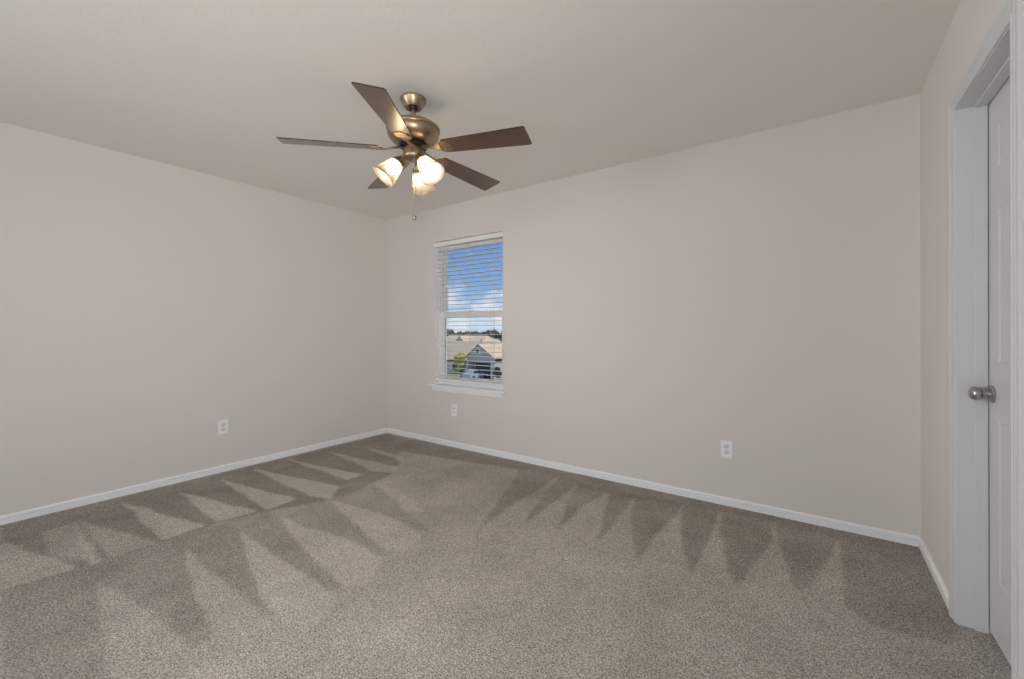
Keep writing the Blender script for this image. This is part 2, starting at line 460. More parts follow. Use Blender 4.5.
# carpet: a fine grid carrying the vacuum tracks as a pile-direction attribute
TRACKS = [
(0.00,[(-4.0, 0.29), (-3.96, 3.1), (-3.41, 2.83), (-2.85, 2.36), (-2.7, 1.71), (-2.91, 1.32), (-2.98, 1.06), (-2.96, 0.81), (-2.97, 0.46), (-2.99, 0.22)]),
(0.18,[(-2.99, 0.22), (-2.97, 0.46), (-2.96, 0.81), (-2.98, 1.06), (-2.79, 0.84), (-2.18, 0.71), (-1.9, 0.68), (-1.86, 0.59), (-2.28, 0.57), (-2.74, 0.5), (-2.13, 0.4), (-1.85, 0.34), (-2.11, 0.15)]),
(0.24,[(-2.81, 0.84), (-2.96, 1.06), (-2.76, 1.11), (-2.31, 0.97), (-1.95, 0.88), (-1.71, 0.85), (-1.88, 0.84)]),
(0.24,[(-2.76, 1.11), (-2.91, 1.32), (-2.73, 1.34), (-2.3, 1.22), (-2.05, 1.18), (-1.75, 1.13), (-1.78, 1.08), (-2.04, 1.08)]),
(0.24,[(-2.73, 1.34), (-2.77, 1.54), (-2.76, 1.67), (-2.17, 1.52), (-1.85, 1.44), (-1.85, 1.39), (-2.12, 1.41)]),
(0.28,[(-2.76, 1.67), (-2.73, 1.78), (-2.75, 2.03), (-2.21, 1.87), (-1.82, 1.74), (-1.94, 1.72), (-2.23, 1.73)]),
(0.05,[(-3.96, 3.1), (0.46, 3.16), (0.44, 3.07), (0.19, 2.98), (-0.21, 3.04), (-0.5, 3.01), (-0.73, 2.96), (-1.03, 2.9), (-1.21, 2.87), (-1.45, 2.9), (-1.64, 2.97), (-2.0, 2.96), (-2.51, 2.86), (-2.93, 2.79), (-3.36, 2.73)]),
(0.90,[(-3.69, 0.27), (-3.27, 0.39), (-3.01, 0.46), (-2.97, 0.44), (-3.0, 0.22)]),
(0.55,[(-3.68, 0.43), (-3.7, 0.57), (-3.28, 0.52), (-3.02, 0.5), (-3.25, 0.41)]),
(0.95,[(-3.78, 0.58), (-3.33, 0.56), (-2.95, 0.55), (-2.96, 0.5), (-3.28, 0.52)]),
(0.70,[(-3.72, 0.59), (-2.96, 0.78), (-2.98, 0.58)]),
(1.00,[(-3.87, 0.82), (-2.99, 1.01), (-2.98, 0.8)]),
(1.00,[(-3.78, 1.11), (-2.95, 1.29), (-2.99, 1.07)]),
(1.00,[(-3.84, 1.39), (-2.95, 1.54), (-2.92, 1.33)]),
(1.00,[(-3.94, 1.66), (-2.93, 1.85), (-2.74, 1.69), (-2.92, 1.62)]),
(0.95,[(-3.95, 1.97), (-2.99, 2.11), (-3.0, 1.96)]),
(0.80,[(-3.88, 2.31), (-2.91, 2.41), (-2.8, 2.3), (-3.0, 2.22)]),
(0.75,[(-3.76, 2.61), (-3.13, 2.65), (-3.0, 2.52)]),
(0.85,[(-2.75, 2.03), (-2.43, 2.06), (-2.06, 1.91), (-2.21, 1.87)]),
(0.85,[(-2.77, 1.66), (-2.23, 1.73), (-1.83, 1.69), (-1.79, 1.52), (-1.86, 1.45), (-2.17, 1.52)]),
(0.90,[(-2.74, 1.33), (-2.12, 1.41), (-1.79, 1.39), (-1.69, 1.2), (-1.75, 1.14), (-2.05, 1.18), (-2.3, 1.22)]),
(0.95,[(-2.75, 1.1), (-2.04, 1.08), (-1.74, 1.08), (-1.63, 0.94), (-1.67, 0.84), (-1.97, 0.88), (-2.31, 0.97)]),
(0.78,[(-2.79, 0.84), (-1.88, 0.84), (-1.68, 0.83), (-1.65, 0.71), (-1.9, 0.68), (-2.18, 0.71)]),
(0.62,[(-2.74, 0.5), (-2.28, 0.57), (-1.84, 0.6), (-1.62, 0.5), (-1.84, 0.34), (-2.13, 0.4)]),
(0.05,[(-2.09, 3.09), (-1.89, 2.61), (-1.64, 1.96), (-1.65, 2.23), (-1.68, 3.06)]),
(0.05,[(-1.68, 3.06), (-1.6, 2.65), (-1.44, 2.12), (-1.45, 2.47), (-1.49, 2.98)]),
(0.05,[(-1.49, 2.97), (-1.36, 2.54), (-1.23, 2.17), (-1.26, 2.51), (-1.24, 2.95)]),
(0.05,[(-1.24, 2.95), (-1.12, 2.61), (-0.97, 2.16), (-1.0, 2.52), (-1.05, 2.97)]),
(0.05,[(-1.05, 2.97), (-0.96, 2.63), (-0.74, 2.1), (-0.75, 2.45), (-0.73, 2.8), (-0.74, 3.03)]),
(0.05,[(-0.74, 3.03), (-0.69, 2.71), (-0.58, 2.37), (-0.48, 2.14), (-0.49, 2.44), (-0.5, 2.79), (-0.52, 3.11)]),
(0.05,[(-0.52, 3.11), (-0.44, 2.63), (-0.35, 2.3), (-0.29, 2.17), (-0.25, 2.43), (-0.2, 2.75), (-0.22, 3.16)]),
(0.10,[(-0.22, 3.16), (-0.17, 2.77), (-0.07, 2.27), (-0.01, 2.42), (0.08, 2.87), (0.11, 3.06)]),
(0.10,[(0.11, 3.06), (0.1, 2.62), (0.1, 2.29), (0.18, 2.19), (0.4, 2.23), (0.46, 2.4), (0.46, 3.17)]),

]

def make_floor():
    x0, x1, y0, y1, st = XL - T, XR + T + 0.75, YR - T, YB + T, 0.0105
    nx, ny = int((x1 - x0) / st) + 1, int((y1 - y0) / st) + 1
    xs = np.linspace(x0, x1, nx); ys = np.linspace(y0, y1, ny)
    X, Y = np.meshgrid(xs, ys)
    rng = np.random.default_rng(3)
    def lownoise(cells):
        g = rng.normal(size=(cells + 3, cells + 3))
        u = (X - x0) / (x1 - x0) * cells; v = (Y - y0) / (y1 - y0) * cells
        i, j = u.astype(int), v.astype(int); fu, fv = u - i, v - j
        fu, fv = fu * fu * (3 - 2 * fu), fv * fv * (3 - 2 * fv)
        return (g[j, i] * (1 - fu) + g[j, i + 1] * fu) * (1 - fv) + (g[j + 1, i] * (1 - fu) + g[j + 1, i + 1] * fu) * fv
    # edges waver a little, like real tracks
    PX, PY = X + 0.006 * lownoise(40), Y + 0.006 * lownoise(40)
    val = 0.58 + 0.09 * lownoise(9) + 0.06 * lownoise(22)
    for v, poly in TRACKS:
        ins = np.zeros(X.shape, bool)
        n = len(poly)
        for k in range(n):
            xa, ya = poly[k]; xb, yb = poly[(k + 1) % n]
            if ya == yb: continue
            c = ((ya > PY) != (yb > PY)) & (PX < (xb - xa) * (PY - ya) / (yb - ya) + xa)
            ins ^= c
        amt = 0.80
        val = np.where(ins, val * (1 - amt) + amt * (0.08 + 0.84 * v), val)
    val = val + 0.03 * lownoise(70)
    k = np.array([0.25, 0.5, 0.25])
    for _ in range(1):
        val = np.apply_along_axis(lambda r: np.convolve(np.pad(r, 1, mode='edge'), k, 'valid'), 0, val)
        val = np.apply_along_axis(lambda r: np.convolve(np.pad(r, 1, mode='edge'), k, 'valid'), 1, val)
    val = np.clip(val, 0, 1)
    top = [(float(x), float(y), 0.0) for y in ys for x in xs]
    idx = np.arange(nx * ny).reshape(ny, nx)
    faces = np.stack([idx[:-1, :-1], idx[:-1, 1:], idx[1:, 1:], idx[1:, :-1]], -1).reshape(-1, 4).tolist()
    nb = len(top)
    top += [(x0, y0, FZ), (x1, y0, FZ), (x1, y1, FZ), (x0, y1, FZ)]
    faces.append([nb + 3, nb + 2, nb + 1, nb])
    faces.append([nb, nb + 1] + idx[0, ::-1].tolist())
    faces.append([nb + 1, nb + 2] + idx[::-1, -1].tolist())
    faces.append([nb + 2, nb + 3] + idx[-1, :].tolist())
    faces.append([nb + 3, nb] + idx[:, 0].tolist())
    me = bpy.data.meshes.new('floor')
    me.from_pydata(top, [], faces)
    at = me.attributes.new('pile', 'FLOAT', 'POINT')
    data = np.zeros(len(top), np.float32); data[:nb] = val.reshape(-1)
    at.data.foreach_set('value', data)
    me.materials.append(MAT['carpet_pile'])
    me.update()
    o = bpy.data.objects.new('floor', me)
    COL.objects.link(o)
    tag(o, kind='structure')

make_floor()

# baseboards: stepped profile (distance from wall, height)
BBP = [(0, 0), (0.0105, 0), (0.0105, 0.0265), (0.0085, 0.0285), (0.0010, 0.0295), (0.0010, 0.0365), (0.0150, 0.0375), (0.0155, 0.0450), (0.0110, 0.0505), (0.004, 0.0535), (0, 0.054)]
def baseboard(name, axis, wall, sgn, a0, a1):
    mb = MB()
    mb.prism([(wall + sgn * d, z) for d, z in BBP], {'x': 'y', 'y': 'x'}[axis] if False else ('x' if axis == 'y' else 'y'), a0, a1)
    tag(mb.build(name, 'white_trim'), kind='structure')
baseboard('baseboard_back', 'y', YB, -1, XL, XR)
baseboard('baseboard_left', 'x', XL, 1, YR, YB - 0.0155)
baseboard('baseboard_rear', 'y', YR, 1, XL + 0.0155, XR)
CW = 0.060                                            # casing width
CASE = [(0.0, 0.0), (0.0, 0.008), (0.004, 0.0105), (0.009, 0.0105), (0.012, 0.008), (0.022, 0.009), (0.034, 0.012), (0.043, 0.016), (0.054, 0.017), (0.060, 0.0145), (0.060, 0.0)]   # (from opening, out of wall)
mb = MB()
mb.prism([(XR - d, z) for d, z in BBP], 'y', DOOR[1] + 0.005 + CW, YB - 0.0155)
mb.prism([(XR - d, z) for d, z in BBP], 'y', ADDED_DOORWAY[1] + 0.06, DOOR2[0] - 0.005 - CW)
mb.prism([(XR - d, z) for d, z in BBP], 'y', YR + 0.0135, ADDED_DOORWAY[0] - 0.06)
tag(mb.build('baseboard_right', 'white_trim'), kind='structure')

# ------------------------------------------------------------------ doors in the right wall
def casing_mesh(y0, y1, zt):
    """mitred three-sided casing; outline swept up one side, across, down the other"""
    mb = MB()
    r = 0.005
    n = len(CASE)
    def ring(corner):
        out = []
        for w, d in CASE:
            if corner == 0: p = (XR - d, y1 + r + w, 0)
            if corner == 1: p = (XR - d, y1 + r + w, zt + r + w)
            if corner == 2: p = (XR - d, y0 - r - w, zt + r + w)
            if corner == 3: p = (XR - d, y0 - r - w, 0)
            out.append(p)
        return out
    vs = []
    for c in range(4): vs += ring(c)
    fs = []
    for c in range(3):
        for k in range(n):
            k2 = (k + 1) % n
            fs.append((c * n + k, c * n + k2, (c + 1) * n + k2, (c + 1) * n + k))
    fs += [tuple(range(n)), tuple(range(3 * n, 4 * n))[::-1]]
    return mb.add(vs, fs)

def six_panel_slab(y0, y1, z0, z1, x0, x1):
    """door leaf facing -x: front at x0, raised panels in recesses"""
    w = y1 - y0
    narrow = w < 0.7
    st, mu = (0.105, 0.09) if narrow else (0.115, 0.11)
    py = [y0, y0 + st, (y0 + y1) / 2 - mu / 2, (y0 + y1) / 2 + mu / 2, y1 - st, y1]
    pz = [z0, 0.245, 0.835, 1.05, 1.61, 1.765, 1.92, z1]
    mb = MB()
    dep, rim = 0.0045, 0.022
    for i in range(5):
        for j in range(7):
            a, b_, c, d = py[i], py[i + 1], pz[j], pz[j + 1]
            if i in (1, 3) and j in (1, 3, 5):
                def rg(o, x): return [(x, a + o, c + o), (x, b_ - o, c + o), (x, b_ - o, d - o), (x, a + o, d - o)]
                vs = rg(0, x0) + rg(0.006, x0 + dep) + rg(0.012, x0 + dep) + rg(0.012 + rim, x0 + 0.002)
                fs = []
                for q in range(3):
                    for k in range(4):
                        k2 = (k + 1) % 4
                        fs.append((q * 4 + k, q * 4 + k2, q * 4 + 4 + k2, q * 4 + 4 + k))
                fs.append((12, 13, 14, 15))
                mb.add(vs, fs)
            else:
                mb.add([(x0, a, c), (x0, b_, c), (x0, b_, d), (x0, a, d)], [(0, 1, 2, 3)])
    mb.add([(x1, y0, z0), (x1, y1, z0), (x1, y1, z1), (x1, y0, z1)], [(0, 1, 2, 3)])
    # edges of the leaf, stitched to every division so that nothing gapes
    for i in range(5):
        for z in (z0, z1):
            mb.add([(x0, py[i], z), (x0, py[i + 1], z), (x1, py[i + 1], z), (x1, py[i], z)], [(0, 1, 2, 3)])
    for j in range(7):
        for y in (y0, y1):
            mb.add([(x0, y, pz[j]), (x0, y, pz[j + 1]), (x1, y, pz[j + 1]), (x1, y, pz[j])], [(0, 1, 2, 3)])
    return mb

def door(n, y0, y1, zt, knob_y, knob_z):
    root = empty('door_%d' % n, (XR, (y0 + y1) / 2, 0))
    tag(root, kind='structure')
    off = Matrix.Translation((-XR, -(y0 + y1) / 2, 0))
    def fin(mb, name, mat, parent=root):
        mb.v = [off @ v for v in mb.v]
        return mb.build(name, mat, parent)
    x_in, x_out = XR - 0.002, XR + T
    xd = 0.538                                        # face of the leaf
    fr = MB()
    fr.box(x_in, x_out, y0 - JT, y0, 0, zt + JT)
    fr.box(x_in, x_out, y1, y1 + JT, 0, zt + JT)
    fr.box(x_in, x_out, y0, y1, zt, zt + JT)
    # door stop, with a rounded nose
    sx0, sx1, sd = 0.499, xd - 0.0025, 0.010
    fr.box(sx0, sx1, y1 - sd, y1, 0, zt, bev=0.002)
    fr.box(sx0, sx1, y0, y0 + sd, 0, zt, bev=0.002)
    fr.box(sx0, sx1, y0 + sd, y1 - sd, zt - sd, zt, bev=0.002)
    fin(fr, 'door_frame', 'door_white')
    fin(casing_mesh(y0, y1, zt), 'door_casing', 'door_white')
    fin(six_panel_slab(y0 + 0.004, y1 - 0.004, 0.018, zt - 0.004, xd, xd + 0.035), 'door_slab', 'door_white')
    kb = empty('door_knob', (xd - XR, knob_y - (y0 + y1) / 2, knob_z)); kb.parent = root
    tag(kb, 'satin nickel round door knob')
    M = Matrix.Rotation(-PI / 2, 4, 'Y')              # lathe axis points into the room (-x)
    MB().lathe([(1e-4, 0.0), (0.031, 0.0), (0.0325, 0.002), (0.0325, 0.005), (0.030, 0.008), (0.024, 0.0095), (0.014, 0.010)], 40, M).build('knob_rose', 'satin_nickel', kb)
    MB().lathe([(0.013, 0.009), (0.0115, 0.014), (0.0105, 0.022), (0.0110, 0.026)], 32, M).build('knob_neck', 'satin_nickel', kb)
    MB().lathe([(0.0110, 0.026), (0.0125, 0.0265), (0.0125, 0.0275), (0.0165, 0.029), (0.0225, 0.034), (0.0255, 0.040), (0.0260, 0.047), (0.0245, 0.053), (0.0195, 0.059), (0.011, 0.0625), (1e-4, 0.0635)], 40, M).build('knob_ball', 'satin_nickel', kb)
    return root

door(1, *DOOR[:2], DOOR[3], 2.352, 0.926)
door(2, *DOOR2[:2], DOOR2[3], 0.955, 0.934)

# ------------------------------------------------------------------ window in the back wall
def window(n, x0, x1, z0, z1, yin, sgn, mid, sill=True):
    """single-hung vinyl unit; yin = plane of the frame's room face, sgn = outward direction along y"""
    root = empty('window_%d' % n, ((x0 + x1) / 2, yin, z0)); tag(root, kind='structure')
    ox, oz = (x0 + x1) / 2, z0
    def fin(mb, name, mat, parent=root, base=(0, 0, 0)):
        mb.v = [v - Vector((ox, yin, oz)) - Vector(base) for v in mb.v]
        return mb.build(name, mat, parent)
    def yy(a, b_): return sorted((yin + sgn * a, yin + sgn * b_))
    fw = 0.038
    mb = MB()
    ya, yb = yy(0, 0.062)
    mb.box(x0, x0 + fw, ya, yb, z0, z1); mb.box(x1 - fw, x1, ya, yb, z0, z1)
    mb.box(x0 + fw, x1 - fw, ya, yb, z1 - fw, z1); mb.box(x0 + fw, x1 - fw, ya, yb, z0, z0 + fw)
    # small inner bead of the master frame
    yc, yd = yy(-0.004, 0.004)
    mb.box(x0, x0 + 0.012, yc, yd, z0, z1); mb.box(x1 - 0.012, x1, yc, yd, z0, z1)
    fin(mb, 'window_frame', 'white_vinyl')
    def sash(name, za, zb, a, b_, stile, top, bot):
        m2 = MB()
        p, q = yy(a, b_)
        xa, xb = x0 + fw - 0.004, x1 - fw + 0.004
        m2.box(xa, xa + stile, p, q, za, zb, bev=0.003); m2.box(xb - stile, xb, p, q, za, zb, bev=0.003)
        m2.box(xa + stile - 0.002, xb - stile + 0.002, p, q, zb - top, zb, bev=0.003)
        m2.box(xa + stile - 0.002, xb - stile + 0.002, p, q, za, za + bot, bev=0.003)
        s_ = fin(m2, name, 'white_vinyl')
        g = MB(); c0, c1 = yy((a + b_) / 2 - 0.003, (a + b_) / 2 + 0.003)
        g.box(xa + stile - 0.006, xb - stile + 0.006, c0, c1, za + bot - 0.006, zb - top + 0.006)
        fin(g, 'pane', 'window_glass', s_)
        return s_
    sash('upper_sash', mid - 0.015, z1 - fw + 0.002, 0.034, 0.058, 0.036, 0.040, 0.055)
    lo = sash('lower_sash', z0 + fw - 0.002, mid + 0.038, 0.006, 0.032, 0.042, 0.060, 0.046)
    lk = MB(); p, q = yy(-0.008, 0.006)
    lk.box(ox - 0.03, ox + 0.03, p, q, mid + 0.037, mid + 0.050, bev=0.003)
    fin(lk, 'sash_lock', 'white_vinyl', lo)
    return root

win = window(1, WIN[0], WIN[1], WIN[2], WIN[3], YB + 0.078, 1, 1.322)
# stool (inner sill) and apron below the window
mb = MB()
mb.box(-3.312, -2.312, YB - 0.036, YB - 0.0005, 0.590, 0.611, bev=0.006)
mb.box(WIN[0] + 0.001, WIN[1] - 0.001, YB - 0.004, YB + 0.078, 0.6005, 0.611)
tag(mb.build('trim_1', 'white_trim'), kind='structure')
mb = MB()
mb.prism([(YB - 0.0005, 0.5895), (YB - 0.016, 0.5895), (YB - 0.016, 0.566), (YB - 0.011, 0.560), (YB - 0.011, 0.552), (YB - 0.007, 0.545), (YB - 0.0005, 0.545)], 'x', -3.268, -2.356)
tag(mb.build('trim_2', 'white_trim'), kind='structure')
for k, (a, b2) in enumerate(ADDED_REAR_WIN):  # unseen windows, added to hold the rear fill lights
    window(2 + k, a, b2, RZ0, RZ1, YR - 0.075, -1, 1.33)
w4 = window(4, *ADDED_SIDE_WIN, RZ0, RZ1, 0.0, -1, 1.33)      # added for its fill light; built along x, then turned to stand in the left wall
w4.location = (XL - 0.075, sum(ADDED_SIDE_WIN) / 2, RZ0)
w4.rotation_euler = (0, 0, -PI / 2)

# ------------------------------------------------------------------ blind
bl = empty('window_blind', (-2.80, YB + 0.045, 2.03))
tag(bl, 'white horizontal slat blind lowered over the window with slats open', 'blind')
BX0, BX1 = WIN[0] + 0.006, WIN[1] - 0.006
def bfin(mb, name, mat, parent=bl, at=None):
    o3 = Vector(bl.location)
    mb.v = [v - o3 for v in mb.v]
    return mb.build(name, mat, parent)
yc = YB + 0.038                                       # centre line of the slats
mb = MB(); mb.box(BX0, BX1, yc - 0.022, yc + 0.024, 2.042, 2.082, bev=0.003); bfin(mb, 'headrail', 'blind_white')
mb = MB()
mb.prism([(YB + 0.004, 2.036), (YB + 0.012, 2.036), (YB + 0.012, 2.083), (YB + 0.006, 2.083), (YB + 0.001, 2.079), (YB + 0.003, 2.074), (YB + 0.003, 2.046), (YB + 0.001, 2.041)], 'x', BX0 - 0.002, BX1 + 0.002)
bfin(mb, 'valance', 'blind_white')
ZT, ZBOT, NS = 1.992, 0.672, 31
proto_slat = None
for k in range(NS):
    z = ZT + (ZBOT + 0.030 - ZT) * k / (NS - 1)
    if proto_slat is None:
        mb = MB()
        n = 6
        prof = []
        for i in range(n + 1):
            t = -1 + 2 * i / n
            prof.append((0.0245 * t, 0.0022 * (1 - t * t)))
        poly = prof + [(p[0], p[1] - 0.0028) for p in prof[::-1]]
        mb.prism(poly, 'x', BX0 - bl.location.x + 0.003, BX1 - bl.location.x - 0.003)
        proto_slat = mb.build('slat', 'blind_white', bl)
        s_ = proto_slat
    else:
        s_ = proto_slat.copy(); COL.objects.link(s_); s_.parent = bl
    s_.location = (0, yc - bl.location.y, z - bl.location.z)
    s_.rotation_euler = (math.radians(-1.0), 0, 0)
mb = MB(); mb.box(BX0 + 0.002, BX1 - 0.002, yc - 0.025, yc + 0.025, ZBOT - 0.018, ZBOT, bev=0.004); bfin(mb, 'bottom_rail', 'blind_white')
for x in (-3.10, -2.80, -2.50):
    mb = MB()
    for dy in (-0.026, 0.026):
        mb.tube([(x, yc + dy, 2.045), (x, yc + dy, ZBOT)], 0.0011, 6)
    mb.tube([(x + 0.008, yc, 2.045), (x + 0.008, yc, ZBOT)], 0.0009, 6)
    bfin(mb, 'ladder_cord', 'cord')
mb = MB()
mb.tube([(-3.155, YB - 0.002, 2.03), (-3.155, YB - 0.004, 2.0), (-3.153, YB - 0.006, 1.42)], 0.0042, 8)
mb.tube([(-3.153, YB - 0.006, 1.42), (-3.153, YB - 0.006, 1.36)], 0.0055, 8)
bfin(mb, 'tilt_wand', 'cord')

# ------------------------------------------------------------------ outlets
def outlet(loc, face, label):
    """face: rotation about z so that local -y looks into the room"""
    root = empty('wall_outlet', loc, face)
    tag(root, label, 'outlet', None)
    mb = MB(); mb.box(-0.036, 0.036, -0.007, 0, -0.0585, 0.0585, bev=0.003)
    mb.build('cover_plate', 'outlet_plastic', root)
    for s in (1, -1):
        zc = 0.0195 * s
        mb = MB()
        pts = []
        for k in range(24):
            a = 2 * PI * k / 24
            x, z = 0.0172 * math.cos(a), 0.0172 * math.sin(a)
            pts.append((x, zc + max(-0.0135, min(0.0135, z))))
        mb.prism(pts, 'y', -0.0085, -0.004)
        rc = mb.build('receptacle', 'outlet_receptacle', root)
        mb = MB()
        mb.box(-0.0078, -0.0056, -0.0088, -0.0075, zc - 0.0015, zc + 0.0075)
        mb.box(0.0056, 0.0078, -0.0088, -0.0075, zc - 0.0005, zc + 0.0065)
        mb.lathe([(1e-4, 0), (0.0026, 0), (0.0026, 0.0012), (1e-4, 0.0012)], 12, Matrix.Translation((0, -0.0088, zc - 0.0075)) @ Matrix.Rotation(-PI / 2, 4, 'X'))
        mb.build('slots', 'slot_dark', rc)
    mb = MB()
    mb.lathe([(1e-4, 0), (0.0028, 0), (0.0034, 0.001), (0.0034, 0.002)], 14, Matrix.Translation((0, -0.0083, 0)) @ Matrix.Rotation(-PI / 2, 4, 'X'))
    mb.build('screw', 'satin_nickel', root)
    return root
outlet((-0.490, YB, 0.374), 0, 'white wall outlet near the right end of the wall with the window')
outlet((-2.961, YB, 0.369), 0, 'white wall outlet low on the wall directly below the window')
outlet((XL, 1.486, 0.372), PI / 2, 'white wall outlet alone on the long blank left wall')

# ------------------------------------------------------------------ ceiling fan
FX, FY = -1.7977, 1.5885
fan = empty('ceiling_fan', (FX, FY, H))
tag(fan, 'bronze nickel ceiling fan with five dark blades and three lit glass shades', 'ceiling fan')
def Z(z): return z - H
# lathe profiles are given in world heights
def fl(prof): return [(r, Z(z)) for r, z in prof]
can = MB().lathe(fl([(1e-4, 2.4395), (0.066, 2.4395), (0.0690, 2.437), (0.0690, 2.430), (0.0665, 2.426), (0.0655, 2.422), (0.0465, 2.391), (0.0440, 2.388), (0.038, 2.3885), (0.034, 2.392), (0.020, 2.394)]), 40).build('canopy', 'antique_nickel', fan)
for a in (0.3, 0.3 + PI):
    mb = MB(); mb.sphere((0.066 * math.cos(a), 0.066 * math.sin(a), Z(2.426)), 0.004, 10, 6)
    mb.build('canopy_screw', 'dark_metal', can)
MB().lathe(fl([(0.024, 2.396), (0.022, 2.386), (0.0165, 2.378)]), 24).build('hanger_ball', 'dark_metal', fan)
MB().lathe(fl([(0.012, 2.395), (0.012, 2.334), (0.017, 2.332), (0.021, 2.328), (0.024, 2.314)]), 24).build('downrod', 'antique_nickel', fan)
mot = MB().lathe(fl([(0.022, 2.316), (0.060, 2.313), (0.100, 2.303), (0.122, 2.293), (0.1300, 2.287), (0.1310, 2.280), (0.1430, 2.277), (0.1445, 2.274), (0.1445, 2.266), (0.1430, 2.263), (0.1385, 2.262),
                     (0.1400, 2.254), (0.1390, 2.243), (0.1330, 2.227), (0.1210, 2.211), (0.1040, 2.198), (0.0860, 2.191), (0.0700, 2.188), (0.060, 2.188)]), 56).build('motor_housing', 'antique_nickel', fan)
MB().lathe(fl([(0.040, 2.190), (0.066, 2.187), (0.074, 2.184), (0.074, 2.172), (0.058, 2.166), (0.040, 2.166)]), 40).build('flywheel', 'dark_metal', fan)
sw = MB().lathe(fl([(0.030, 2.178), (0.054, 2.176), (0.056, 2.172), (0.055, 2.130), (0.056, 2.126), (0.053, 2.116), (0.044, 2.106), (0.030, 2.101), (0.014, 2.098), (0.010, 2.092), (1e-4, 2.090)]), 40).build('switch_housing', 'antique_nickel', fan)

ZB_, PITCH, SAG = 2.158, -0.2156, 0.040
def blade_mesh():
    """local frame: x outwards from the fan axis, y across; z = 0 at the underside"""
    r0, r1 = 0.184, 0.662
    w0, w1 = 0.052, 0.0695
    out = [(r0, -w0 + 0.014), (r0 + 0.012, -w0)]
    out += [(r1 - 0.006, -w1), (r1, -w1 + 0.006), (r1, w1 - 0.006), (r1 - 0.006, w1), (r0 + 0.012, w0), (r0, w0 - 0.014)]
    n = len(out)
    th = 0.0055
    b_ = 0.001
    mb = MB()
    lo = [(x, y, 0) for x, y in out]; hi = [(x, y, th) for x, y in out]
    mb.add(lo + hi, [tuple(range(n))[::-1], tuple(range(n, 2 * n))], 0)
    mb.add(lo + hi, [(i, (i + 1) % n, n + (i + 1) % n, n + i) for i in range(n)], 1)
    return mb

def iron_mesh(up):
    """bracket: arm from the flywheel swooping down and out to a spade plate under the blade (blade-local frame)"""
    mb = MB()
    # arm, as a flat bar swept through stations (x, z, half width, thickness)
    st = [(0.050, up, 0.019, 0.008), (0.078, up - 0.002, 0.016, 0.009), (0.104, up - 0.006, 0.013, 0.009), (0.130, 0.001, 0.013, 0.009), (0.152, -0.004, 0.017, 0.008), (0.174, -0.005, 0.030, 0.006)]
    n = len(st)
    vs, fs = [], []
    for x, z, hw, th in st:
        vs += [(x, -hw, z), (x, -hw * 0.6, z - th * 0.5), (x, hw * 0.6, z - th * 0.5), (x, hw, z), (x, hw * 0.6, z + th * 0.5), (x, -hw * 0.6, z + th * 0.5)]
    for i in range(n - 1):
        for k in range(6):
            k2 = (k + 1) % 6
            fs.append((i * 6 + k, i * 6 + k2, i * 6 + 6 + k2, i * 6 + 6 + k))
    fs += [tuple(range(6)), tuple((n - 1) * 6 + k for k in range(6))]
    mb.add(vs, fs, 0, True)
    # spade plate with a rounded end
    pl = [(0.158, -0.018), (0.166, -0.030), (0.180, -0.041), (0.200, -0.044), (0.218, -0.038), (0.232, -0.024), (0.239, -0.009)]
    pl = pl + [(x, -y) for x, y in pl[::-1]]
    mb.prism(pl, 'z', -0.0045, -0.0005)
    for x, y in ((0.192, -0.026), (0.192, 0.026), (0.220, 0.0)):
        mb.sphere((x, y, -0.0045), 0.0050, 10, 6, sc3=(1, 1, 0.5))
    return mb

for k in range(5):
    th = 4.036 + k * 2 * PI / 5
    Mx = Matrix.Translation((0, 0, Z(ZB_))) @ Matrix.Rotation(th, 4, 'Z') @ Matrix.Rotation(SAG, 4, 'Y') @ Matrix.Rotation(PITCH, 4, 'X')
    if k == 0:
        bld = blade_mesh().build('blade', ['blade_wood', 'blade_edge'], fan, fix=False)
        irn = iron_mesh(0.012).build('blade_iron', 'antique_nickel', bld)
        first_blade = bld
    else:
        bld = copy_tree(first_blade, fan)
    bld.matrix_local = Mx

# light kit: three arms with sockets, shades and bulbs
TILT = math.radians(41)
shade_prof = [(0.0335, 0.000), (0.0350, 0.006), (0.0365, 0.016), (0.0420, 0.036), (0.0500, 0.064), (0.0575, 0.090), (0.0630, 0.110), (0.0660, 0.120), (0.0690, 0.127), (0.0700, 0.130)]
shade_in = [(r - 0.0035, s) for r, s in shade_prof][::-1]
for k in range(3):
    az = math.radians(237 + 120 * k)
    e = Vector((math.cos(az), math.sin(az), 0))
    ax = (e * math.sin(TILT) + Vector((0, 0, -math.cos(TILT)))).normalized()
    N = e * 0.074 + Vector((0, 0, Z(2.088)))
    M = Matrix.Translation(N) @ ax.to_track_quat('Z', 'Y').to_matrix().to_4x4()
    arm = MB()
    arm.tube([e * 0.035 + Vector((0, 0, Z(2.128))), e * 0.050 + Vector((0, 0, Z(2.118))), N - ax * 0.018, N - ax * 0.004], 0.012, 14, rad=[0.013, 0.0125, 0.0125, 0.014])
    a_ = arm.build('lamp_arm', 'antique_nickel', fan)
    MB().lathe([(0.014, -0.024), (0.019, -0.022), (0.0240, -0.010), (0.0300, 0.004), (0.0375, 0.012), (0.0390, 0.020), (0.0372, 0.021), (0.0280, 0.006), (0.012, 0.000)], 32, M).build('socket_cup', 'antique_nickel', a_)
    MB().lathe(shade_prof + shade_in, 40, M).build('lamp_shade', 'frosted_glass', fan)
    MB().lathe([(0.013, 0.004), (0.0135, 0.020), (0.0165, 0.030), (0.0225, 0.044), (0.0255, 0.058), (0.0240, 0.072), (0.0170, 0.083), (0.0080, 0.088), (1e-4, 0.089)], 24, M).build('light_bulb', 'lit_bulb', fan)

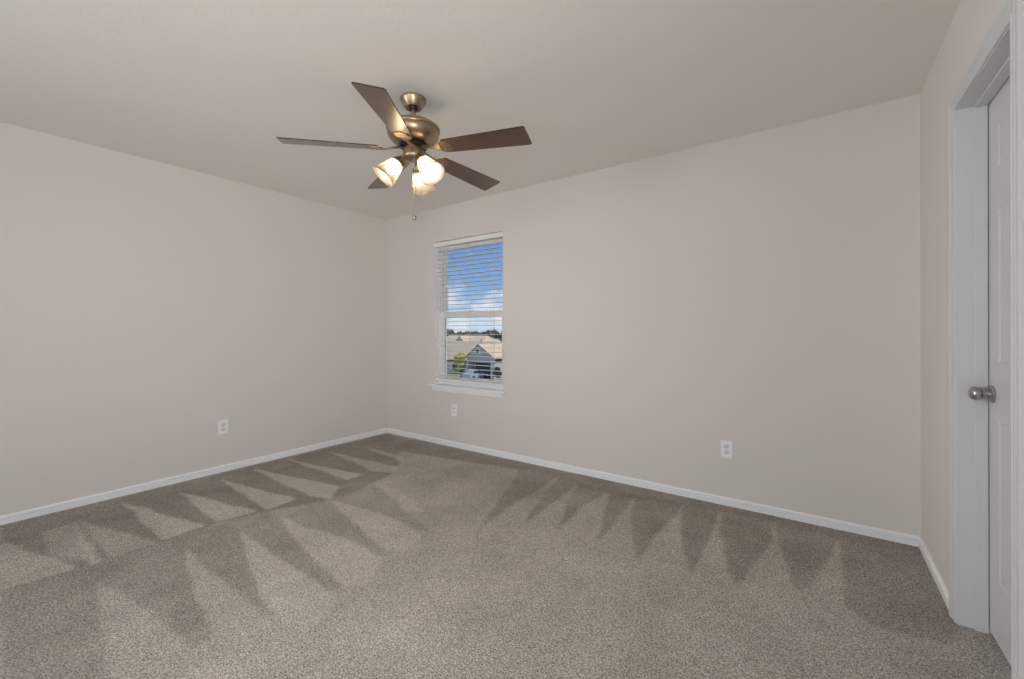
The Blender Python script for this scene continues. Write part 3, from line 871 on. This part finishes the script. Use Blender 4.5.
def pull_chain(az, r, zb, fob):
    e = Vector((math.cos(az) * r, math.sin(az) * r, 0))
    mb = MB()
    top = Vector((e.x, e.y, Z(2.116)))
    n = int((2.116 - zb) / 0.0045)
    mb.tube([top, Vector((e.x, e.y, Z(zb)))], 0.0012, 6)
    for i in range(n):
        z = 2.116 - i * 0.0045
        mb.sphere((e.x, e.y, Z(z)), 0.0017, 6, 4)
    c = mb.build('pull_chain', 'chain_metal', fan)
    f = MB()
    f.lathe([(1e-4, 0.014), (0.004, 0.013), (0.0055, 0.008), (0.0105, 0.0), (0.0125, -0.008), (0.0100, -0.016), (0.005, -0.020), (1e-4, -0.021)] if fob else
            [(1e-4, 0.006), (0.003, 0.005), (0.0045, 0.0), (0.005, -0.008), (0.003, -0.012), (1e-4, -0.0125)], 16, Matrix.Translation((e.x, e.y, Z(zb - 0.008))))
    f.build('chain_fob', 'satin_nickel', c)
pull_chain(math.radians(-36), 0.050, 1.79, True)
pull_chain(math.radians(20), 0.056, 1.895, False)

# ------------------------------------------------------------------ outdoors, seen from the upper floor
GZ = -6.45
mb = MB()
prof = [(YB + 0.6, -3.4), (12, -3.6), (24, -5.2), (36, -6.3), (46, GZ), (400, GZ)]
vs, fs = [], []
for y, z in prof: vs += [(-330, y, z), (120, y, z)]
for i in range(len(prof) - 1): fs.append((2 * i, 2 * i + 1, 2 * i + 3, 2 * i + 2))
tag(mb.add(vs, fs).build('ground', 'ground_grass'), kind='structure')
mb = MB(); mb.box(-46.6, -40.9, 39.0, 52.4, GZ - 0.1, GZ + 0.03)
tag(mb.build('driveway', 'concrete'), kind='structure')

def hip_roof(x0, x1, y0, y1, ze, zr, ov=0.5, hip=0.0, th=0.16):
    """gable roof with the ridge along x"""
    yc_ = (y0 + y1) / 2
    mb = MB()
    s_ = (zr - ze) / (yc_ - y0)
    zo = ze - ov * s_
    top = [(x0 - ov, y0 - ov, zo), (x1 + ov, y0 - ov, zo), (x1 + ov - hip, yc_, zr), (x0 - ov + hip, yc_, zr), (x0 - ov, y1 + ov, zo), (x1 + ov, y1 + ov, zo)]
    bot = [(x, y, z - th) for x, y, z in top]
    vs = top + bot
    fs = [(0, 1, 2, 3), (3, 2, 5, 4), (0, 3, 4), (1, 5, 2), (7, 6, 9, 8), (8, 9, 10, 11), (0, 6, 7, 1), (4, 5, 11, 10), (0, 4, 10, 6), (1, 7, 11, 5)]
    return mb.add(vs, fs[:4] + [(6, 7, 8, 9)[::-1], (9, 8, 11, 10)[::-1], (0, 6, 7, 1), (4, 5, 11, 10), (0, 4, 10, 9, 3) if False else (0, 3, 9, 6), (3, 4, 10, 9), (1, 7, 8, 2), (2, 8, 11, 5)])

def house(name, loc, label): 
    o = empty(name, loc); tag(o, label, 'house'); return o
def hfin(mb, name, mat, root):
    inv = Vector(root.location if root.type == 'EMPTY' else (0, 0, 0))
    p = root
    while p.parent is not None: p = p.parent
    inv = Vector(p.location)
    mb.v = [v - inv for v in mb.v]
    return mb.build(name, mat, root)

hA = house('suburban_house', (-46, 56, GZ), 'nearest tan roofed house with a grey gabled garage facing the window')
mb = MB(); mb.box(-66, -35.5, 56, 64.4, GZ, -3.75); hfin(mb, 'house_wall', 'siding_cream', hA)
hfin(hip_roof(-66, -35.5, 56, 64.4, -3.72, -0.80, 0.45), 'main_roof', 'roof_shingle', hA)
mb = MB(); mb.box(-66.4, -46.3, 55.50, 55.56, -4.28, -3.98); hfin(mb, 'fascia', 'dark_window', hA)  # dark strip standing in for the shadow along the eave
# garage block with its gable towards us
gx0, gx1, gxc = -46.1, -40.6, -43.55
mb = MB()
mb.prism([(gx0, -3.70), (gx1, -3.70), (gx1, -2.95), (gxc, -1.14), (gx0, -2.95)], 'y', 52.0, 52.35)
hfin(mb, 'garage_gable', 'siding_grey', hA)
mb = MB()
mb.box(gx0, gx0 + 0.3, 52.0, 56, GZ, -3.7); mb.box(gx1 - 0.3, gx1, 52.0, 56, GZ, -3.7)
mb.box(gx0 + 0.3, gx1 - 0.3, 53.6, 53.9, GZ, -3.7)
hfin(mb, 'garage_wall', 'siding_grey', hA)
mb = MB()
for s in (-1, 1):
    x_e = gx0 - 0.35 if s < 0 else gx1 + 0.35
    half = abs(gxc - x_e); ze = -3.12
    poly = [(gxc, -0.98), (x_e, ze), (x_e, ze - 0.16), (gxc, -1.14)]
    mb.prism(poly, 'y', 51.7, 58.6)
hfin(mb, 'garage_roof', 'roof_shingle', hA)
mb = MB(); mb.box(gx0 + 0.05, gx1 - 0.05, 51.94, 52.0, -3.86, -3.62); hfin(mb, 'garage_beam', 'fascia_white', hA)
mb = MB(); mb.box(gx1 - 0.62, gx1 - 0.28, 51.9, 52.2, GZ, -3.86); hfin(mb, 'porch_post', 'fascia_white', hA)
mb = MB(); mb.box(gx0 + 0.02, gx0 + 0.30, 51.9, 52.0, GZ, -3.86); hfin(mb, 'porch_post', 'fascia_white', hA)
gd = MB(); gd.box(gx0 + 0.55, gx1 - 0.9, 53.5, 53.6, GZ + 0.02, -4.15)
for z in (-5.9, -5.35, -4.8): gd.box(gx0 + 0.55, gx1 - 0.9, 53.47, 53.5, z - 0.02, z + 0.02)
hfin(gd, 'garage_door', 'garage_door_grey', hA)
mb = MB()
mb.box(-44.42, -44.24, 51.93, 52.0, -2.62, -1.72); mb.box(-43.56, -43.38, 51.93, 52.0, -2.62, -1.72)
mb.box(-44.24, -43.56, 51.93, 52.0, -1.90, -1.72); mb.box(-44.24, -43.56, 51.93, 52.0, -2.62, -2.48)
gw = hfin(mb, 'gable_window', 'fascia_white', hA)
mb = MB(); mb.box(-44.24, -43.56, 51.96, 51.99, -2.48, -1.90); hfin(mb, 'pane', 'dark_window', gw)
for x in (-52.5, -49.0, -38.6):
    mb = MB(); mb.box(x - 0.7, x + 0.7, 55.93, 56.02, -5.9, -4.6); f_ = hfin(mb, 'house_window', 'fascia_white', hA)
    mb = MB(); mb.box(x - 0.58, x + 0.58, 55.90, 55.94, -5.78, -4.72); hfin(mb, 'pane', 'dark_window', f_)
mb = MB(); mb.tube([(-49.4, 59.6, -1.4), (-49.4, 59.6, -0.35)], 0.14, 10); mb.lathe([(0.24, -0.42), (0.24, -0.3), (1e-4, -0.2)], 12, Matrix.Translation((-49.4, 59.6, 0))); hfin(mb, 'roof_vent', 'siding_grey', hA)

def far_house(loc, w, dpt, zw, zr, gx, gw_, gz, label, gable_mat='siding_grey'):
    """house in the row behind: long roof and one small cross gable"""
    x, y = loc
    r = house('suburban_house', (x, y, GZ), label)
    mb = MB(); mb.box(x - w / 2, x + w / 2, y, y + dpt, GZ, zw); hfin(mb, 'house_wall', 'siding_cream', r)
    hfin(hip_roof(x - w / 2, x + w / 2, y, y + dpt, zw + 0.03, zr, 0.45, hip=2.0), 'main_roof', 'roof_shingle', r)
    zb = zw - 0.2
    mb = MB(); mb.prism([(gx - gw_ / 2, zb), (gx + gw_ / 2, zb), (gx, gz)], 'y', y - 0.7, y - 0.4); hfin(mb, 'front_gable', gable_mat, r)
    mb = MB()
    for s in (-1, 1):
        xe = gx + s * (gw_ / 2 + 0.3)
        sl = (gz - zb) / (gw_ / 2)
        ze = gz - sl * (gw_ / 2 + 0.3)
        mb.prism([(gx, gz + 0.16), (xe, ze + 0.16), (xe, ze), (gx, gz)], 'y', y - 0.95, y + dpt * 0.45)
    hfin(mb, 'gable_roof', 'roof_shingle', r)
    mb = MB(); mb.box(gx - 0.6, gx + 0.6, y - 0.06, y + 0.02, GZ + 1.0, GZ + 2.4); hfin(mb, 'house_window', 'dark_window', r)
    return r
far_house((-80, 86), 17, 9, -2.0, -0.25, -78.2, 3.9, -0.50, 'tan roofed house in the second row with a small dark grey gable')
far_house((-59, 87), 15, 9, -2.3, -0.55, -60.8, 4.0, -0.35, 'tan roofed house in the second row at the right edge of the window', 'roof_shingle')

# leafy plants: a shaped clump of leaf quads over an inner mass
def crown_mesh(w, h, n, leaf, seed, lobes=7, flat=1.0):
    rnd = random.Random(seed)
    mb = MB()
    cs = []
    for i in range(lobes):
        a = rnd.uniform(0, 2 * PI); rr = w * 0.5 * rnd.uniform(0.1, 0.62)
        z = h * rnd.uniform(0.25, 0.78)
        cs.append((Vector((rr * math.cos(a), rr * math.sin(a), z)), rnd.uniform(0.24, 0.36)))
    cs.append((Vector((0, 0, h * 0.5)), 0.42)); cs.append((Vector((0, 0, h * 0.80)), 0.25))
    for c, q in cs:
        mb.sphere(c, 1.0, 8, 6, sc3=(w * q * 0.8, w * q * 0.8, h * q * 0.62))
    for i in range(n):
        c, q = rnd.choice(cs)
        u = rnd.uniform(-1, 1); a = rnd.uniform(0, 2 * PI); s_ = math.sqrt(1 - u * u)
        d = Vector((s_ * math.cos(a), s_ * math.sin(a), u))
        p = c + Vector((d.x * w * q, d.y * w * q, d.z * h * q * 0.78)) * rnd.uniform(0.78, 1.08)
        L_ = leaf * rnd.uniform(0.6, 1.3)
        t = d.cross(Vector((rnd.uniform(-1, 1), rnd.uniform(-1, 1), rnd.uniform(-1, 1)))).normalized()
        b2 = (d + 0.8 * Vector((rnd.uniform(-1, 1), rnd.uniform(-1, 1), rnd.uniform(-1, 1)))).cross(t).normalized()
        mb.add([p - t * L_ * 0.5, p + b2 * L_ * 0.3, p + t * L_ * 0.5, p - b2 * L_ * 0.3], [(0, 1, 2, 3)])
    return mb

def tree(name, loc, w, h, trunk, mat, label, cat, n, leaf, seed, group=None, like=None):
    r = empty(name, loc)
    tag(r, label, cat, group)
    cr = crown_mesh(w, h - trunk, n, leaf, seed)
    cr.v = [v + Vector((0, 0, trunk)) for v in cr.v]
    cr.build('crown', mat, r, fix=False)
    mb = MB(); mb.tube([(0, 0, 0), (0.03 * w, 0, trunk * 0.6), (0, 0, trunk + (h - trunk) * 0.45)], 0.1, 8, rad=[0.035 * w + 0.03, 0.025 * w + 0.02, 0.012 * w])
    mb.build('trunk', 'bark', r)
    return r
tree('street_tree', (-46.75, 51.2, GZ), 2.0, 4.1, 0.5, 'leaf_yellow', 'small yellow green tree beside the grey garage across the street', 'tree', 900, 0.34, 5)
tree('shrub', (-39.75, 51.6, GZ), 1.5, 2.1, 0.15, 'leaf_shrub', 'dark rounded shrub to the right of the grey garage', 'shrub', 500, 0.26, 8)

rnd = random.Random(21)
protos = [tree('distant_tree', (0, 0, GZ), 5.2, 7.2, 1.2, 'leaf_dark', 'dark green bushy tree in the distant line behind the tan roofs', 'tree', 420, 0.8, 30 + i, 'distant treeline') for i in range(3)]
spots = []
for row, y in enumerate((116, 123, 130)):
    x = -150 + 2.1 * row
    while x < -52:
        spots.append((x, y + rnd.uniform(-0.5, 0.5)))
        x += 6.2 + rnd.uniform(0, 0.5)
for i, (x, y) in enumerate(spots):
    t_ = protos[i] if i < 3 else copy_tree(protos[i % 3])
    t_.location = (x, y, GZ)
    s_ = rnd.uniform(0.88, 1.0)
    t_.scale = (s_, s_, s_ * rnd.uniform(1.0, 1.14))
    t_.rotation_euler = (0, 0, rnd.uniform(0, 6.28))

# parked car on the driveway
car = empty('parked_car', (-43.55, 51.0, GZ + 0.03), math.radians(90))
tag(car, 'pale blue car parked nose out before the grey garage', 'car')
body = [(-2.15, 0.32), (-2.2, 0.62), (-2.1, 0.86), (-1.2, 0.95), (1.15, 0.95), (1.95, 0.84), (2.18, 0.66), (2.2, 0.34), (1.75, 0.22), (-1.75, 0.22)]
mb = MB()
for (s0, s1, pw) in ((-0.86, 0.86, body),):
    mb.prism(pw, 'y', s0, s1)
mb.prism([(-1.7, 0.93), (-1.25, 1.42), (0.35, 1.44), (1.05, 0.93)], 'y', -0.72, 0.72)
cb = mb.build('car_body', 'car_paint', car)
mb = MB()
mb.prism([(-1.45, 0.98), (-1.16, 1.36), (0.30, 1.38), (0.82, 0.98)], 'y', -0.735, 0.735)
mb.add([(0.42, -0.62, 1.40), (0.42, 0.62, 1.40), (1.02, 0.66, 0.975), (1.02, -0.66, 0.975), (0.40, -0.62, 1.38), (0.40, 0.62, 1.38), (1.0, 0.66, 0.955), (1.0, -0.66, 0.955)],
       [(0, 1, 2, 3), (4, 7, 6, 5), (0, 4, 5, 1), (2, 6, 7, 3), (0, 3, 7, 4), (1, 5, 6, 2)])
mb.build('car_windows', 'car_glass', car)
for x in (-1.35, 1.35):
    for s in (-1, 1):
        mb = MB(); mb.lathe([(1e-4, -0.1), (0.24, -0.1), (0.33, -0.08), (0.33, 0.08), (0.24, 0.1), (1e-4, 0.1)], 20, Matrix.Translation((x, s * 0.80, 0.33)) @ Matrix.Rotation(PI / 2, 4, 'X'))
        mb.build('wheel', 'tyre', car)
